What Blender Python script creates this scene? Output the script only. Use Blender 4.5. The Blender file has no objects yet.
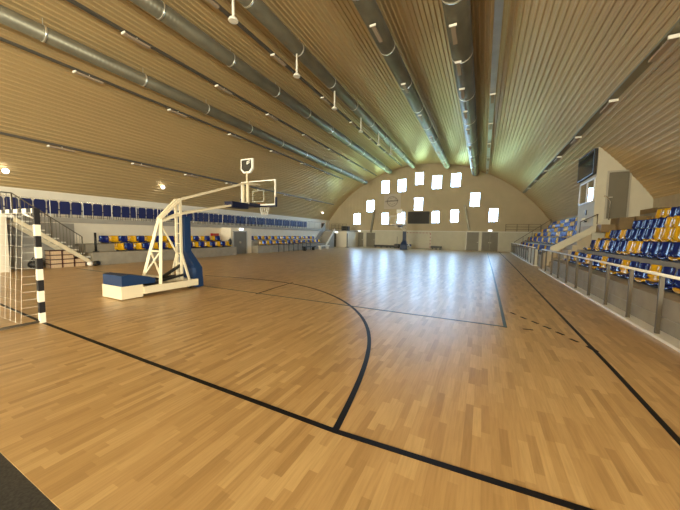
import bpy, bmesh, math, random
from mathutils import Vector, Matrix
random.seed(7)
S = bpy.context.scene
C = S.collection
PI = math.pi

# ------------------------------------------------------------------ camera
yaw, pit, rol, FPX, H = .46, .0732, .0176, 286.63, 1.7188
_c, _s = math.cos(yaw), math.sin(yaw)
F = Vector((-_s, _c, 0)); R = Vector((_c, _s, 0)); U = Vector((0, 0, 1))
F2 = F*math.cos(pit) - U*math.sin(pit); U2 = U*math.cos(pit) + F*math.sin(pit)
R3 = R*math.cos(rol) + U2*math.sin(rol); U3 = -R*math.sin(rol) + U2*math.cos(rol)
cd = bpy.data.cameras.new('camera'); cam = bpy.data.objects.new('camera', cd); C.objects.link(cam)
m = Matrix((R3, U3, -F2)).transposed().to_4x4(); m.translation = Vector((0, 0, H))
cam.matrix_world = m
cd.sensor_width = 36; cd.lens = FPX*36/680; cd.clip_start = .05; cd.clip_end = 500
S.camera = cam

# ------------------------------------------------------------------ light and exposure
S.view_settings.view_transform = 'Standard'; S.view_settings.look = 'None'
S.view_settings.gamma = 1; S.view_settings.use_curve_mapping = False
S.view_settings.exposure = 0.2
w = bpy.data.worlds.new('sky'); S.world = w; w.use_nodes = True
bg = w.node_tree.nodes['Background']; bg.inputs[0].default_value = (.42, .68, 1, 1); bg.inputs[1].default_value = 30
sd = bpy.data.lights.new('sun', 'SUN'); sd.energy = 22; sd.angle = .02; sd.color = (1, .95, .85)
so = bpy.data.objects.new('sun', sd); C.objects.link(so); so.rotation_euler = (math.radians(20), math.radians(48), 0)

def area(name, loc, sx, sy, power, col, rot):
    d = bpy.data.lights.new(name, 'AREA'); d.shape = 'RECTANGLE'; d.size = sx; d.size_y = sy; d.energy = power; d.color = col
    o = bpy.data.objects.new(name, d); C.objects.link(o); o.location = loc; o.rotation_euler = rot
    return o
# daylight through the tall windows of the near end wall, behind the camera
NEAR_WIN = [(-17.2, 1.9), (-12.2, 1.9), (-7.2, 1.9), (-2.2, 1.9), (2.6, 1.9)]
for i, (wx, wz) in enumerate(NEAR_WIN):
    area('near_window_daylight', (wx, -23.9, wz+1.7), 2.9, 3.0, (1500, 900, 300, 100, 50)[i], (1, .95, .74), (PI/2, 0, 0)).data.spread = math.radians(120)
for wx in (-10.2, -4.2):
    area('near_window_daylight', (wx, -23.9, 7.6), 3.2, 2.0, 700, (1, .95, .72), (PI/2, 0, 0))

# added fill brightening the left side, set in an invented right wall opening
area('side_fill_light', (6.44, -9, 1.9), 11.8, 2.6, 4900, (1, .94, .72), (PI/2, 0, PI/2))
# ------------------------------------------------------------------ materials
def mat(name, col, rough=.6, metal=0, emit=None, es=1, spec=None, coat=0):
    m = bpy.data.materials.new(name); m.use_nodes = True
    b = m.node_tree.nodes['Principled BSDF']
    b.inputs['Base Color'].default_value = (*col, 1); b.inputs['Roughness'].default_value = rough; b.inputs['Metallic'].default_value = metal
    if spec is not None: b.inputs['Specular IOR Level'].default_value = spec
    if coat: b.inputs['Coat Weight'].default_value = coat; b.inputs['Coat Roughness'].default_value = .08
    if emit: b.inputs['Emission Color'].default_value = (*emit, 1); b.inputs['Emission Strength'].default_value = es
    return m
def nodes(m): return m.node_tree.nodes, m.node_tree.links, m.node_tree.nodes['Principled BSDF']
def noisy(m, scale=4, amt=.12, stretch=(1, 1, 1), bump=0):
    """procedural mottling of the base colour, in object space"""
    N, L, b = nodes(m); col = tuple(b.inputs['Base Color'].default_value)
    tc = N.new('ShaderNodeTexCoord'); mp = N.new('ShaderNodeMapping'); mp.inputs['Scale'].default_value = stretch
    nz = N.new('ShaderNodeTexNoise'); nz.inputs['Scale'].default_value = scale; nz.inputs['Detail'].default_value = 4
    rp = N.new('ShaderNodeValToRGB')
    rp.color_ramp.elements[0].position = .3; rp.color_ramp.elements[1].position = .7
    rp.color_ramp.elements[0].color = (*[c*(1-amt) for c in col[:3]], 1); rp.color_ramp.elements[1].color = (*[min(1, c*(1+amt)) for c in col[:3]], 1)
    L.new(tc.outputs['Object'], mp.inputs[0]); L.new(mp.outputs[0], nz.inputs['Vector']); L.new(nz.outputs['Fac'], rp.inputs[0]); L.new(rp.outputs[0], b.inputs['Base Color'])
    if bump:
        bp = N.new('ShaderNodeBump'); bp.inputs['Strength'].default_value = bump; L.new(nz.outputs['Fac'], bp.inputs['Height']); L.new(bp.outputs[0], b.inputs['Normal'])
    return m
def math_node(N, L, op, a, b=None):
    n = N.new('ShaderNodeMath'); n.operation = op
    for i, v in enumerate((a, b)):
        if v is None: continue
        if isinstance(v, (int, float)): n.inputs[i].default_value = v
        else: L.new(v, n.inputs[i])
    return n.outputs[0]

def parquet():
    m = mat('parquet', (.6, .4, .2), .27); N, L, b = nodes(m)
    tc = N.new('ShaderNodeTexCoord'); sp = N.new('ShaderNodeSeparateXYZ'); L.new(tc.outputs['Object'], sp.inputs[0])
    X, Y = sp.outputs[0], sp.outputs[1]
    row = math_node(N, L, 'FLOOR', math_node(N, L, 'DIVIDE', X, .07))
    wn = N.new('ShaderNodeTexWhiteNoise'); wn.noise_dimensions = '1D'; L.new(row, wn.inputs['W'])
    off = math_node(N, L, 'MULTIPLY', wn.outputs['Value'], 7.3)
    cell = math_node(N, L, 'FLOOR', math_node(N, L, 'ADD', math_node(N, L, 'DIVIDE', Y, .46), off))
    cb = N.new('ShaderNodeCombineXYZ'); L.new(row, cb.inputs[0]); L.new(cell, cb.inputs[1])
    w2 = N.new('ShaderNodeTexWhiteNoise'); w2.noise_dimensions = '2D'; L.new(cb.outputs[0], w2.inputs['Vector'])
    rp = N.new('ShaderNodeValToRGB'); e = rp.color_ramp.elements
    e[0].position = 0; e[0].color = (.41, .25, .10, 1); e[1].position = 1; e[1].color = (.62, .42, .19, 1)
    k = e.new(.25); k.color = (.50, .315, .13, 1); k = e.new(.7); k.color = (.55, .355, .155, 1)
    L.new(w2.outputs['Value'], rp.inputs[0])
    # grain
    mp = N.new('ShaderNodeMapping'); mp.inputs['Scale'].default_value = (38, 2.2, 1); L.new(tc.outputs['Object'], mp.inputs[0])
    nz = N.new('ShaderNodeTexNoise'); nz.inputs['Scale'].default_value = 1.5; nz.inputs['Detail'].default_value = 5; L.new(mp.outputs[0], nz.inputs['Vector'])
    r2 = N.new('ShaderNodeValToRGB'); r2.color_ramp.elements[0].position = .3; r2.color_ramp.elements[0].color = (.86, .84, .80, 1); r2.color_ramp.elements[1].position = .6; r2.color_ramp.elements[1].color = (1, 1, 1, 1)
    L.new(nz.outputs['Fac'], r2.inputs[0])
    mx = N.new('ShaderNodeMix'); mx.data_type = 'RGBA'; mx.blend_type = 'MULTIPLY'; mx.inputs[0].default_value = 1
    L.new(rp.outputs[0], mx.inputs[6]); L.new(r2.outputs[0], mx.inputs[7]); L.new(mx.outputs[2], b.inputs['Base Color'])
    # slight unevenness of the varnish
    n3 = N.new('ShaderNodeTexNoise'); n3.inputs['Scale'].default_value = 1.6; L.new(tc.outputs['Object'], n3.inputs['Vector'])
    r3 = N.new('ShaderNodeMapRange'); r3.inputs[3].default_value = .29; r3.inputs[4].default_value = .36; L.new(n3.outputs['Fac'], r3.inputs[0]); L.new(r3.outputs[0], b.inputs['Roughness'])
    return m

M = {}
M['parquet'] = parquet()
M['line'] = mat('black_line_paint', (.006, .005, .005), .5, spec=.25)
M['green_line'] = mat('green_line_paint', (.03, .06, .05), .4)
M['apron'] = noisy(mat('dark_rubber', (.035, .032, .028), .8), 60, .4)
M['ceil'] = noisy(mat('beige_coated_steel', (.61, .45, .23), .36, .35), .6, .06, (1, .3, 1))
M['panel'] = noisy(mat('beige_wall_panel', (.50, .41, .26), .55), .8, .06)
M['plaster'] = noisy(mat('cream_plaster', (.60, .57, .46), .7), 2, .04)
M['white_plaster'] = noisy(mat('white_plaster', (.80, .74, .62), .7), 2, .03)
M['shade_plaster'] = noisy(mat('grey_shaded_plaster', (.36, .34, .30), .8), 2, .06)  # white plaster darkened for shade under the stair; also grey edges, joints, steps
M['concrete'] = noisy(mat('grey_concrete', (.31, .28, .225), .7), 3, .10)
M['tan_concrete'] = noisy(mat('tan_concrete', (.50, .42, .30), .7), 3, .10)
M['galv'] = noisy(mat('galvanised_steel', (.20, .19, .145), .45, .55), 2.5, .18, (1, .4, 1))
M['tray'] = mat('dark_tray_metal', (.16, .15, .13), .5, .6)
M['rtray'] = mat('grey_green_tray_metal', (.30, .29, .21), .5, .3)
M['brtray'] = noisy(mat('bright_tray_metal', (.50, .54, .58), .3, .7), 2, .1)
M['clamp'] = mat('bright_clamp', (.8, .78, .7), .3, .8)
M['lamp_body'] = mat('lamp_body_beige', (.42, .33, .24), .5)
M['lamp_white'] = mat('lamp_end_white', (.85, .83, .75), .4)
M['globe'] = mat('lit_globe', (1, 1, 1), .4, emit=(1, .98, .92), es=4)
M['exit'] = mat('lit_sign', (1, 1, 1), .4, emit=(.95, 1, .95), es=1.6)
M['blue_seat'] = mat('blue_plastic', (.006, .018, .17), .16, spec=.5)
M['yellow_seat'] = mat('yellow_plastic', (.76, .43, .010), .16, spec=.5)
M['chair_blue'] = mat('blue_chair_fabric', (.010, .018, .105), .5)
M['chair_frame'] = mat('dark_chair_frame', (.02, .02, .03), .4, .3)
M['rail'] = mat('brushed_rail_steel', (.72, .70, .66), .25, .8)
M['post'] = mat('grey_post_steel', (.11, .09, .065), .5, .2)
M['cream'] = mat('cream_enamel', (.72, .64, .47), .35)
M['white'] = mat('white_enamel', (.86, .84, .78), .35)
M['bluepad'] = mat('blue_vinyl_padding', (.006, .030, .10), .5)
M['navypad'] = mat('navy_rubber_edge', (.005, .008, .035), .4)
M['black'] = mat('black_plastic', (.012, .012, .012), .45)
M['dark'] = mat('dark_screen', (.010, .011, .010), .08, spec=.35)
M['board'] = noisy(mat('scoreboard_face', (.028, .024, .018), .6), 30, .5)
M['brown'] = noisy(mat('brown_board', (.22, .15, .07), .6), 3, .15)
M['door'] = noisy(mat('grey_door_paint', (.17, .155, .115), .45), 2, .06)
M['doorf'] = mat('door_frame_metal', (.45, .43, .38), .4, .4)
M['frame'] = mat('window_frame', (.75, .73, .68), .4)
M['wood'] = noisy(mat('pale_crate_wood', (.62, .46, .30), .6), 4, .15, (1, 6, 1))
M['wood_dark'] = mat('dark_red_crate_rim', (.08, .025, .02), .6)
M['red'] = mat('red_enamel', (.42, .02, .02), .4)
M['orange_rim'] = mat('orange_rim', (.45, .09, .02), .4)
M['net'] = mat('white_cord', (.80, .77, .70), .8)
M['redwhite'] = mat('red_paint', (.40, .05, .04), .5)
M['sky_block'] = mat('opaque_sky_block', (.85, .82, .75), .5)  # opaque pale panel keeping sky light out of unseen openings
M['emblem'] = mat('emblem_ground', (.56, .49, .40), .6)
M['emblem_ink'] = mat('emblem_ink', (.03, .03, .025), .6)
M['emblem_soft'] = mat('emblem_soft_ink', (.25, .20, .16), .6)
M['grass'] = noisy(mat('lawn', (.26, .32, .12), .9), .5, .25)
M['bricks'] = mat('outer_wall', (.5, .48, .45), .8)

def glassy(name, refl, tint=(1, 1, 1), rough=.02):
    m = bpy.data.materials.new(name); m.use_nodes = True; N = m.node_tree.nodes; L = m.node_tree.links; N.clear()
    o = N.new('ShaderNodeOutputMaterial'); t = N.new('ShaderNodeBsdfTransparent'); t.inputs[0].default_value = (*tint, 1)
    g = N.new('ShaderNodeBsdfGlossy'); g.inputs['Roughness'].default_value = rough; mx = N.new('ShaderNodeMixShader'); mx.inputs[0].default_value = refl
    L.new(t.outputs[0], mx.inputs[1]); L.new(g.outputs[0], mx.inputs[2]); L.new(mx.outputs[0], o.inputs[0])
    return m
M['pane'] = glassy('window_glass', .05)
M['bbglass'] = glassy('backboard_glass', .05, (.93, .95, .94))
M['booth_glass'] = glassy('booth_glass', .75, (.5, .5, .5))

def striped(name, axis, period, offset, c1, c2):
    m = mat(name, c1, .4); N, L, b = nodes(m)
    tc = N.new('ShaderNodeTexCoord'); sp = N.new('ShaderNodeSeparateXYZ'); L.new(tc.outputs['Object'], sp.inputs[0])
    fr = math_node(N, L, 'FRACT', math_node(N, L, 'DIVIDE', math_node(N, L, 'ADD', sp.outputs[axis], offset+50*period), period))
    gt = math_node(N, L, 'GREATER_THAN', fr, .5)
    if axis == 2 and c2[0] < .1: gt = math_node(N, L, 'MAXIMUM', gt, math_node(N, L, 'GREATER_THAN', sp.outputs[2], 1.99))
    mx = N.new('ShaderNodeMix'); mx.data_type = 'RGBA'; L.new(gt, mx.inputs[0]); mx.inputs[6].default_value = (*c1, 1); mx.inputs[7].default_value = (*c2, 1)
    L.new(mx.outputs[2], b.inputs['Base Color']); return m
M['stripe_z'] = striped('black_white_post', 2, .4, .01, (.80, .74, .62), (.012, .012, .015))
M['stripe_x'] = striped('black_white_bar', 0, .4, .15, (.86, .82, .74), (.012, .012, .015))
M['rstripe_z'] = striped('red_white_post', 2, .4, 0, (.66, .58, .48), (.30, .06, .05))
M['rstripe_x'] = striped('red_white_bar', 0, .4, 0, (.66, .58, .48), (.30, .06, .05))
# ventilation ducts: fine rings pressed into the metal
N, L, b = nodes(M['galv']); tc = N.new('ShaderNodeTexCoord'); wv = N.new('ShaderNodeTexWave'); wv.bands_direction = 'Y'; wv.inputs['Scale'].default_value = 2.2
bp = N.new('ShaderNodeBump'); bp.inputs['Strength'].default_value = .35; bp.inputs['Distance'].default_value = .01
L.new(tc.outputs['Object'], wv.inputs['Vector']); L.new(wv.outputs['Fac'], bp.inputs['Height']); L.new(bp.outputs[0], b.inputs['Normal'])

# ------------------------------------------------------------------ mesh helpers
class MB:
    def __init__(s): s.bm = bmesh.new()
    def box(s, x0, x1, y0, y1, z0, z1, bev=0):
        v = [s.bm.verts.new((x, y, z)) for x in (x0, x1) for y in (y0, y1) for z in (z0, z1)]
        fs = [s.bm.faces.new([v[i] for i in q]) for q in ((0, 1, 3, 2), (4, 6, 7, 5), (0, 4, 5, 1), (2, 3, 7, 6), (0, 2, 6, 4), (1, 5, 7, 3))]
        if bev:
            es = list({e for f in fs for e in f.edges}); bmesh.ops.bevel(s.bm, geom=es, offset=bev, segments=2, affect='EDGES', profile=.7)
        return s
    def bar(s, a, b, wx=.05, wy=None, up=(0, 0, 1)):
        """rectangular bar from a to b"""
        wy = wy or wx; a, b = Vector(a), Vector(b); d = (b-a).normalized(); up = Vector(up)
        if abs(d.dot(up)) > .98: up = Vector((0, 1, 0))
        x = d.cross(up).normalized(); y = x.cross(d).normalized()
        q = [(-1, -1), (1, -1), (1, 1), (-1, 1)]
        va = [s.bm.verts.new(a+x*i*wx/2+y*j*wy/2) for i, j in q]; vb = [s.bm.verts.new(b+x*i*wx/2+y*j*wy/2) for i, j in q]
        s.bm.faces.new(va[::-1]); s.bm.faces.new(vb)
        for i in range(4): s.bm.faces.new((va[i], va[(i+1) % 4], vb[(i+1) % 4], vb[i]))
        return s
    def tube(s, pts, r, n=10, caps=True):
        pts = [Vector(p) for p in pts]; rings = []
        for i, p in enumerate(pts):
            d = (pts[min(i+1, len(pts)-1)] - pts[max(i-1, 0)]).normalized(); up = Vector((0, 0, 1)) if abs(d.z) < .95 else Vector((0, 1, 0))
            x = d.cross(up).normalized(); y = x.cross(d).normalized(); rr = r[i] if isinstance(r, (list, tuple)) else r
            rings.append([s.bm.verts.new(p+(x*math.cos(t)+y*math.sin(t))*rr) for t in [2*PI*k/n for k in range(n)]])
        for a, b in zip(rings, rings[1:]):
            for k in range(n):
                f = s.bm.faces.new((a[k], a[(k+1) % n], b[(k+1) % n], b[k])); f.smooth = n > 6
        if caps: s.bm.faces.new(rings[0][::-1]); s.bm.faces.new(rings[-1])
        return s
    def prism(s, poly, axis, a, b):
        """poly: 2D points on the two other axes (in xyz order), extruded along axis from a to b"""
        def P(p, t): q = list(p); q.insert(axis, t); return q
        va = [s.bm.verts.new(P(p, a)) for p in poly]; vb = [s.bm.verts.new(P(p, b)) for p in poly]
        s.bm.faces.new(va[::-1]); s.bm.faces.new(vb); n = len(poly)
        for i in range(n): s.bm.faces.new((va[i], va[(i+1) % n], vb[(i+1) % n], vb[i]))
        return s
    def sphere(s, c, r, u=12, v=8):
        bmesh.ops.create_uvsphere(s.bm, u_segments=u, v_segments=v, radius=r, matrix=Matrix.Translation(c))
        for f in s.bm.faces: f.smooth = True
        return s
    def done(s, name, m, parent=None, loc=None):
        bmesh.ops.recalc_face_normals(s.bm, faces=s.bm.faces[:])
        me = bpy.data.meshes.new(name); 
        if loc is not None: bmesh.ops.translate(s.bm, verts=s.bm.verts[:], vec=-Vector(loc))
        s.bm.to_mesh(me); s.bm.free()
        for x in (m if isinstance(m, (list, tuple)) else [m]): me.materials.append(M[x])
        o = bpy.data.objects.new(name, me); C.objects.link(o)
        if loc is not None: o.location = loc
        if parent: o.parent = parent
        return o
def struct(o): o['kind'] = 'structure'; return o
def tag(o, label, cat, group=None, kind=None):
    o['label'] = label; o['category'] = cat
    if group: o['group'] = group
    if kind: o['kind'] = kind
    return o
def thing(name, loc, label, cat, group=None):
    o = bpy.data.objects.new(name, None); C.objects.link(o); o.location = loc; o.empty_display_size = .1
    return tag(o, label, cat, group)
def kids(o): return list(o.children)
def dup(o, loc=None, rz=None, parent=None):
    c = o.copy(); C.objects.link(c)
    if parent: c.parent = parent
    if loc is not None: c.location = loc
    if rz is not None: c.rotation_euler = (0, 0, rz)
    for k in kids(o): dup(k, parent=c)
    return c
ORD = ['first', 'second', 'third', 'fourth', 'fifth', 'sixth', 'seventh', 'eighth', 'ninth', 'tenth', 'eleventh', 'twelfth', 'thirteenth', 'fourteenth',
       'fifteenth', 'sixteenth', 'seventeenth', 'eighteenth', 'nineteenth', 'twentieth']
def ordn(i):
    if i < 20: return ORD[i]
    t = {2: 'twenty', 3: 'thirty', 4: 'forty', 5: 'fifty', 6: 'sixty'}[(i+1)//10]; u = (i+1) % 10
    return t[:-1]+'ieth' if u == 0 else t+'-'+ORD[u-1]

# ------------------------------------------------------------------ hall shell
XC, ZC, RAD = -7.2, -5.6, 16.4
YW, YN = 38.0, -24.0
XL, XR = -20.7, 6.45
def arch_z(x, r=RAD): return ZC + math.sqrt(max(0, r*r-(x-XC)**2))

mb = MB(); mb.box(XL-.3, XR+.3, .72, YW+.2, -.2, 0); struct(mb.done('floor', 'parquet'))
mb = MB(); mb.box(XL-.3, XR+.3, YN-.2, .72, -.2, -.004); struct(mb.done('floor', 'apron'))
# ribbed vault
mb = MB(); bm = mb.bm; ring = []
pitch = .20; a0 = math.asin((XL-.25-XC)/RAD); a1 = math.asin((XR+.25-XC)/RAD); n = int((a1-a0)*RAD/pitch); da = (a1-a0)/n
for i in range(n):
    for f, dr in ((0, 0), (.5, 0), (.62, -.035), (.88, -.035)):
        t = a0+(i+f)*da; r = RAD+dr; ring.append((XC+r*math.sin(t), ZC+r*math.cos(t)))
va = [bm.verts.new((x, YN-.2, z)) for x, z in ring]; vb = [bm.verts.new((x, YW+.1, z)) for x, z in ring]
for i in range(len(ring)-1): bm.faces.new((va[i], va[i+1], vb[i+1], vb[i]))
struct(mb.done('ceiling', 'ceil'))

WIN = [(-16.22, 3.89, 1.08, 1.55), (-12.07, 3.93, 1.06, 1.55), (-9.87, 3.98, 1.07, 1.55), (-5.46, 4.07, .98, 1.5), (-3.23, 4.17, .98, 1.53), (-14.22, 5.68, 1.15, 1.66),
       (-7.64, 5.76, 1.14, 1.66), (-1.04, 6.08, 1.08, 1.65), (.99, 4.23, .97, 1.6), (-12.13, 8.18, 1.12, 1.72), (-9.88, 8.25, 1.13, 1.7), (-7.64, 9.0, 1.08, 1.6), (-5.46, 8.41, 1.18, 1.7), (-3.25, 8.52, 1.14, 1.68)]
def wall_with_holes(mb, x0, x1, z0, z1, y0, y1, holes, arch=False):
    xs = sorted({x0, x1, *[h[0]-h[2]/2 for h in holes], *[h[0]+h[2]/2 for h in holes]})
    for a, b in zip(xs, xs[1:]):
        mid = (a+b)/2; hs = sorted([(h[1]-h[3]/2, h[1]+h[3]/2) for h in holes if abs(h[0]-mid) < h[2]/2]); z = z0
        for p, q in hs+[(z1, z1)]:
            if p > z+1e-4: mb.box(a, b, y0, y1, z, p)
            z = q
    return mb
mb = wall_with_holes(MB(), XL-.2, XR+.2, 2.3, 11.2, YW, YW+.18, WIN)
# narrow vertical seams between the cladding panels
for k in range(int((XR-XL)/.5)):
    x = XL+.25+k*.5
    segs = sorted([(h[1]-h[3]/2-.1, h[1]+h[3]/2+.1) for h in WIN if abs(h[0]-x) < h[2]/2+.1]); z = 2.34
    top = arch_z(x)-.1
    for p, q in segs+[(top, top)]:
        if min(p, top) > z+.1: mb.box(x-.02, x+.02, YW-.02, YW+.01, z, min(p, top))
        z = q
struct(mb.done('wall_far', 'panel'))
mb = MB(); mb.box(XL-.2, XR+.2, YW-.06, YW+.18, 0, 2.3); struct(mb.done('wall_far', 'plaster'))
mb = MB(); mb.box(XL-.2, XR+.2, YW-.09, YW-.055, 2.24, 2.32); struct(mb.done('trim_1', 'frame'))
for i, (x, z, ww, hh) in enumerate(WIN):
    mb = MB(); t = .05
    for a in (x-ww/2, x+ww/2-t): mb.box(a, a+t, YW-.015, YW+.12, z-hh/2, z+hh/2)
    for a in (z-hh/2, z+hh/2-t): mb.box(x-ww/2+t, x+ww/2-t, YW-.012, YW+.118, a, a+t)
    o = struct(mb.done('window_%d' % (i+1), 'frame'))
    mb = MB(); mb.box(x-ww/2+t, x+ww/2-t, YW+.05, YW+.06, z-hh/2+t, z+hh/2-t); mb.done('pane', 'pane', o)
    p = area('window_portal', (x, YW+.2, z), ww, hh, 1, (1, 1, 1), (-PI/2, 0, 0)); p.data.cycles.is_portal = True
# near end wall behind the camera
NH = [(wx, wz+1.7, 3.0, 3.2) for wx, wz in NEAR_WIN]+[(-10.2, 7.6, 3.3, 2.2), (-4.2, 7.6, 3.3, 2.2)]
struct(wall_with_holes(MB(), XL-.2, XR+.2, -.2, 11.2, YN-.2, YN, NH).done('wall_near', 'panel'))
mb = MB()
for h in NH: mb.box(h[0]-h[2]/2, h[0]+h[2]/2, YN-.12, YN-.06, h[1]-h[3]/2, h[1]+h[3]/2)
struct(mb.done('window_15', 'sky_block')); struct(MB().box(XR+.06, XR+.12, -15, -3, .5, 3.3).done('window_16', 'sky_block'))  # opaque panels added to shut out blue sky, the second behind the side fill
mb = MB(); mb.box(XL-.2, XL, YN, YW, -.2, 3.75); struct(mb.done('wall_left', 'white_plaster'))
mb = MB(); mb.box(XR, XR+.2, YN, -15, -.2, 3.6); mb.box(XR, XR+.2, -3, YW, -.2, 3.6); mb.box(XR, XR+.2, -15, -3, -.2, .5); mb.box(XR, XR+.2, -15, -3, 3.3, 3.6); struct(mb.done('wall_right', 'tan_concrete'))  # long opening invented to hold the added side fill
mb = MB(); mb.box(-90, 80, YW+.4, 160, -.4, -.3); tag(mb.done('lawn', 'grass'), 'green lawn outside beyond the far wall windows', 'lawn', kind='stuff')

# ------------------------------------------------------------------ court lines (painted on the floor)
def strip(pts, wd, name, label, m='line', z=.003):
    mb = MB(); bm = mb.bm; pts = [Vector((p[0], p[1], 0)) for p in pts]; prev = None
    for i, p in enumerate(pts):
        d = (pts[min(i+1, len(pts)-1)]-pts[max(i-1, 0)]).normalized(); nn = Vector((-d.y, d.x, 0))*wd/2
        cur = [bm.verts.new((p+nn*sg).xy.to_3d()+Vector((0, 0, zz))) for sg, zz in ((1, 0), (-1, 0), (-1, z), (1, z))]
        if prev:
            for k in range(4): bm.faces.new((prev[k], prev[(k+1) % 4], cur[(k+1) % 4], cur[k]))
        else: bm.faces.new(cur)
        prev = cur
    bm.faces.new(prev[::-1]); o = mb.done(name, m); tag(o, label, 'court line'); return o
strip([(-17, 2.33), (-9.73, 2.31), (-7.16, 2.21), (-4, 2.16), (-1.07, 2.13), (.66, 2.22), (1.56, 2.26)], .055, 'goal_line', 'black goal line crossing the whole foreground floor below the goal post')
strip([(1.56, .9), (1.59, 3.38), (1.62, 4.87), (1.66, 12), (1.72, 20.45), (1.74, 37.6)], .055, 'side_line', 'long black side line running along the right stand railing')
GX, GY = -7.11, 2.2
import_arc = [(335, 431), (350, 405), (362, 378), (370, 355), (372.5, 340), (371, 328), (364, 315.5), (355, 306.5), (342, 297.8), (325, 290.5), (305, 285), (286, 281.5), (262, 279), (238, 277.4), (205, 275.6)]
def floor_at(u, v):
    d = R3*(u-340)/FPX + U3*(255-v)/FPX + F2; t = -H/d.z; return (d.x*t, d.y*t)
arc = [floor_at(*p) for p in import_arc]
# smooth the traced arc
for _ in range(3):
    arc = [arc[0]] + [((a[0]+2*b[0]+c[0])/4, (a[1]+2*b[1]+c[1])/4) for a, b, c in zip(arc, arc[1:], arc[2:])] + [arc[-1]]
def dense(P, k=5):
    out = []
    for i in range(len(P)-1):
        p0, p1, p2, p3 = [Vector(P[max(0, min(len(P)-1, i+j))]) for j in (-1, 0, 1, 2)]
        for q in range(k):
            t = q/k; out.append(.5*((2*p1)+(p2-p0)*t+(2*p0-5*p1+4*p2-p3)*t*t+(3*p1-p0-3*p2+p3)*t**3))
    out.append(Vector(P[-1])); return out
strip(dense(arc), .06, 'goal_area_line', 'curved black goal area line sweeping from the goal line round to the left', z=.004)
strip([(-16, 6.1), (-8.5, 6.14), (-2, 6.2), (.50, 6.24)], .045, 'base_line', 'thin dark base line running left from the corner mark', 'green_line', z=.005)
strip([(.47, 6.20), (.49, 9), (.52, 16), (.52, 34)], .06, 'court_side_line', 'dark green side line leading away through the window glare', 'green_line', z=.005)
a, b = floor_at(256, 294), floor_at(293, 282.3)
strip([a, ((a[0]+b[0])/2, (a[1]+b[1])/2), b], .04, 'key_line', 'short dark line of the key in front of the large hoop', z=.0045)
for i, (u, v) in enumerate([(513, 313.5), (523.5, 318), (535, 322.5), (547, 327.5), (560, 333.5), (574, 340.5)]):
    hu = 2.3+i*.35; x0, y0 = floor_at(u-hu, v-hu*.42); x1, y1 = floor_at(u+hu, v+hu*.42)
    strip([(x0, y0), (x1, y1)], .05, 'free_throw_dash', '%s dash of the broken line, counted from the corner mark towards the right side line' % ordn(i).capitalize(), z=.0045)
strip([floor_at(588, 346.3), floor_at(596.5, 351.5)], .07, 'free_throw_dash', 'broken line dash touching the right side line', z=.0045)
strip([floor_at(523, 329), floor_at(533, 330)], .04, 'floor_mark', 'single short faint mark below the broken line dashes', z=.0045)

# ------------------------------------------------------------------ ventilation ducts, trays and lamps under the vault
def duct(x, z, r, y0, y1, label, straps):
    t = thing('ventilation_duct', (x, y0, z), label, 'duct', None)
    mb = MB(); mb.tube([(0, 0, 0), (0, y1-y0, 0)], r, 20, True); mb.done('pipe', 'galv', t)
    for y in straps:
        mb = MB(); mb.tube([(0, y-y0-.03, 0), (0, y-y0+.03, 0)], r+.015, 20); mb.done('clamp_ring', 'clamp', t)
        top = arch_z(x)-z
        mb = MB(); mb.tube([(0, y-y0, r), (0, y-y0, top)], .012, 6); mb.done('hanger_rod', 'clamp', t)
    return t
duct(-14.3, 8.62, .27, -5.5, 36.2, 'ribbed grey ventilation duct lowest on the left slope of the vault', [1.5+3.35*k for k in range(11)])
duct(-11.05, 9.82, .30, -5.5, 36.4, 'grey ventilation duct second from the left along the vault', [3.7+3.3*k for k in range(10)])
duct(-8.1, 10.24, .30, -5.5, 36.2, 'dark ventilation duct with white pendants hanging below it', [5.2+3.2*k for k in range(10)])
duct(-4.15, 9.95, .34, -5.5, 36.4, 'ventilation duct right of the pendant row, ending above the top windows', [6.1+3.3*k for k in range(10)])
duct(-1.1, 9.05, .40, -5.5, 37.0, 'widest ventilation duct, running nearest the middle right of the vault', [9.6, 12.9, 16.5, 20, 24, 28, 32])

def tray(x, z, w_, h_, y0, y1, m_, label):
    return tag(MB().box(-w_/2, w_/2, 0, y1-y0, -h_/2, h_/2).done('cable_tray', m_, loc=None), label, 'cable tray')
def put(o, loc): o.location = loc; return o
TR = {'low': (-18.45, 5.72), 'slope': (-15.15, 8.20), 'mid': (-12.77, 9.38), 'crown': (-9.45, 10.3), 'bright': (.1, 8.68), 'right': (3.57, 6.28)}
put(tray(*TR['low'], .16, .08, -5, 35, 'tray', 'dark cable tray lowest on the left of the vault, above the gallery'), (TR['low'][0], -5, TR['low'][1]))
put(tray(*TR['slope'], .12, .08, -5, 31, 'tray', 'thin dark cable tray just left of the ribbed grey duct'), (TR['slope'][0], -5, TR['slope'][1]))
put(tray(*TR['mid'], .15, .08, -5, 36, 'tray', 'dark cable tray between the two leftmost ventilation ducts'), (TR['mid'][0], -5, TR['mid'][1]))
put(tray(*TR['crown'], .15, .08, -5, 36, 'tray', 'dark cable tray left of the duct with white pendants'), (TR['crown'][0], -5, TR['crown'][1]))
put(tray(*TR['bright'], .24, .10, -5, 36, 'brtray', 'shiny blue-grey cable tray right of the widest ventilation duct'), (TR['bright'][0], -5, TR['bright'][1]))
put(tray(*TR['right'], .24, .07, -5, 35, 'rtray', 'grey-green cable tray along the right slope of the vault above the stand'), (TR['right'][0], -5, TR['right'][1]))
def make_strip(loc, nz, label, group, long=.95):
    t = thing('strip_lamp', loc, label, 'lamp', group)
    MB().box(-.07, .07, 0, long, -.05, .02, .01).done('housing', 'lamp_body', t)
    MB().box(-.12, .12, -.04, 0, -.05, .03, .01).done('end_cap', 'lamp_white', t)
    MB().tube([(0, long*.5, .02), (0, long*.5, nz)], .015, 6).done('bracket', 'lamp_white', t)
    return t
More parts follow.
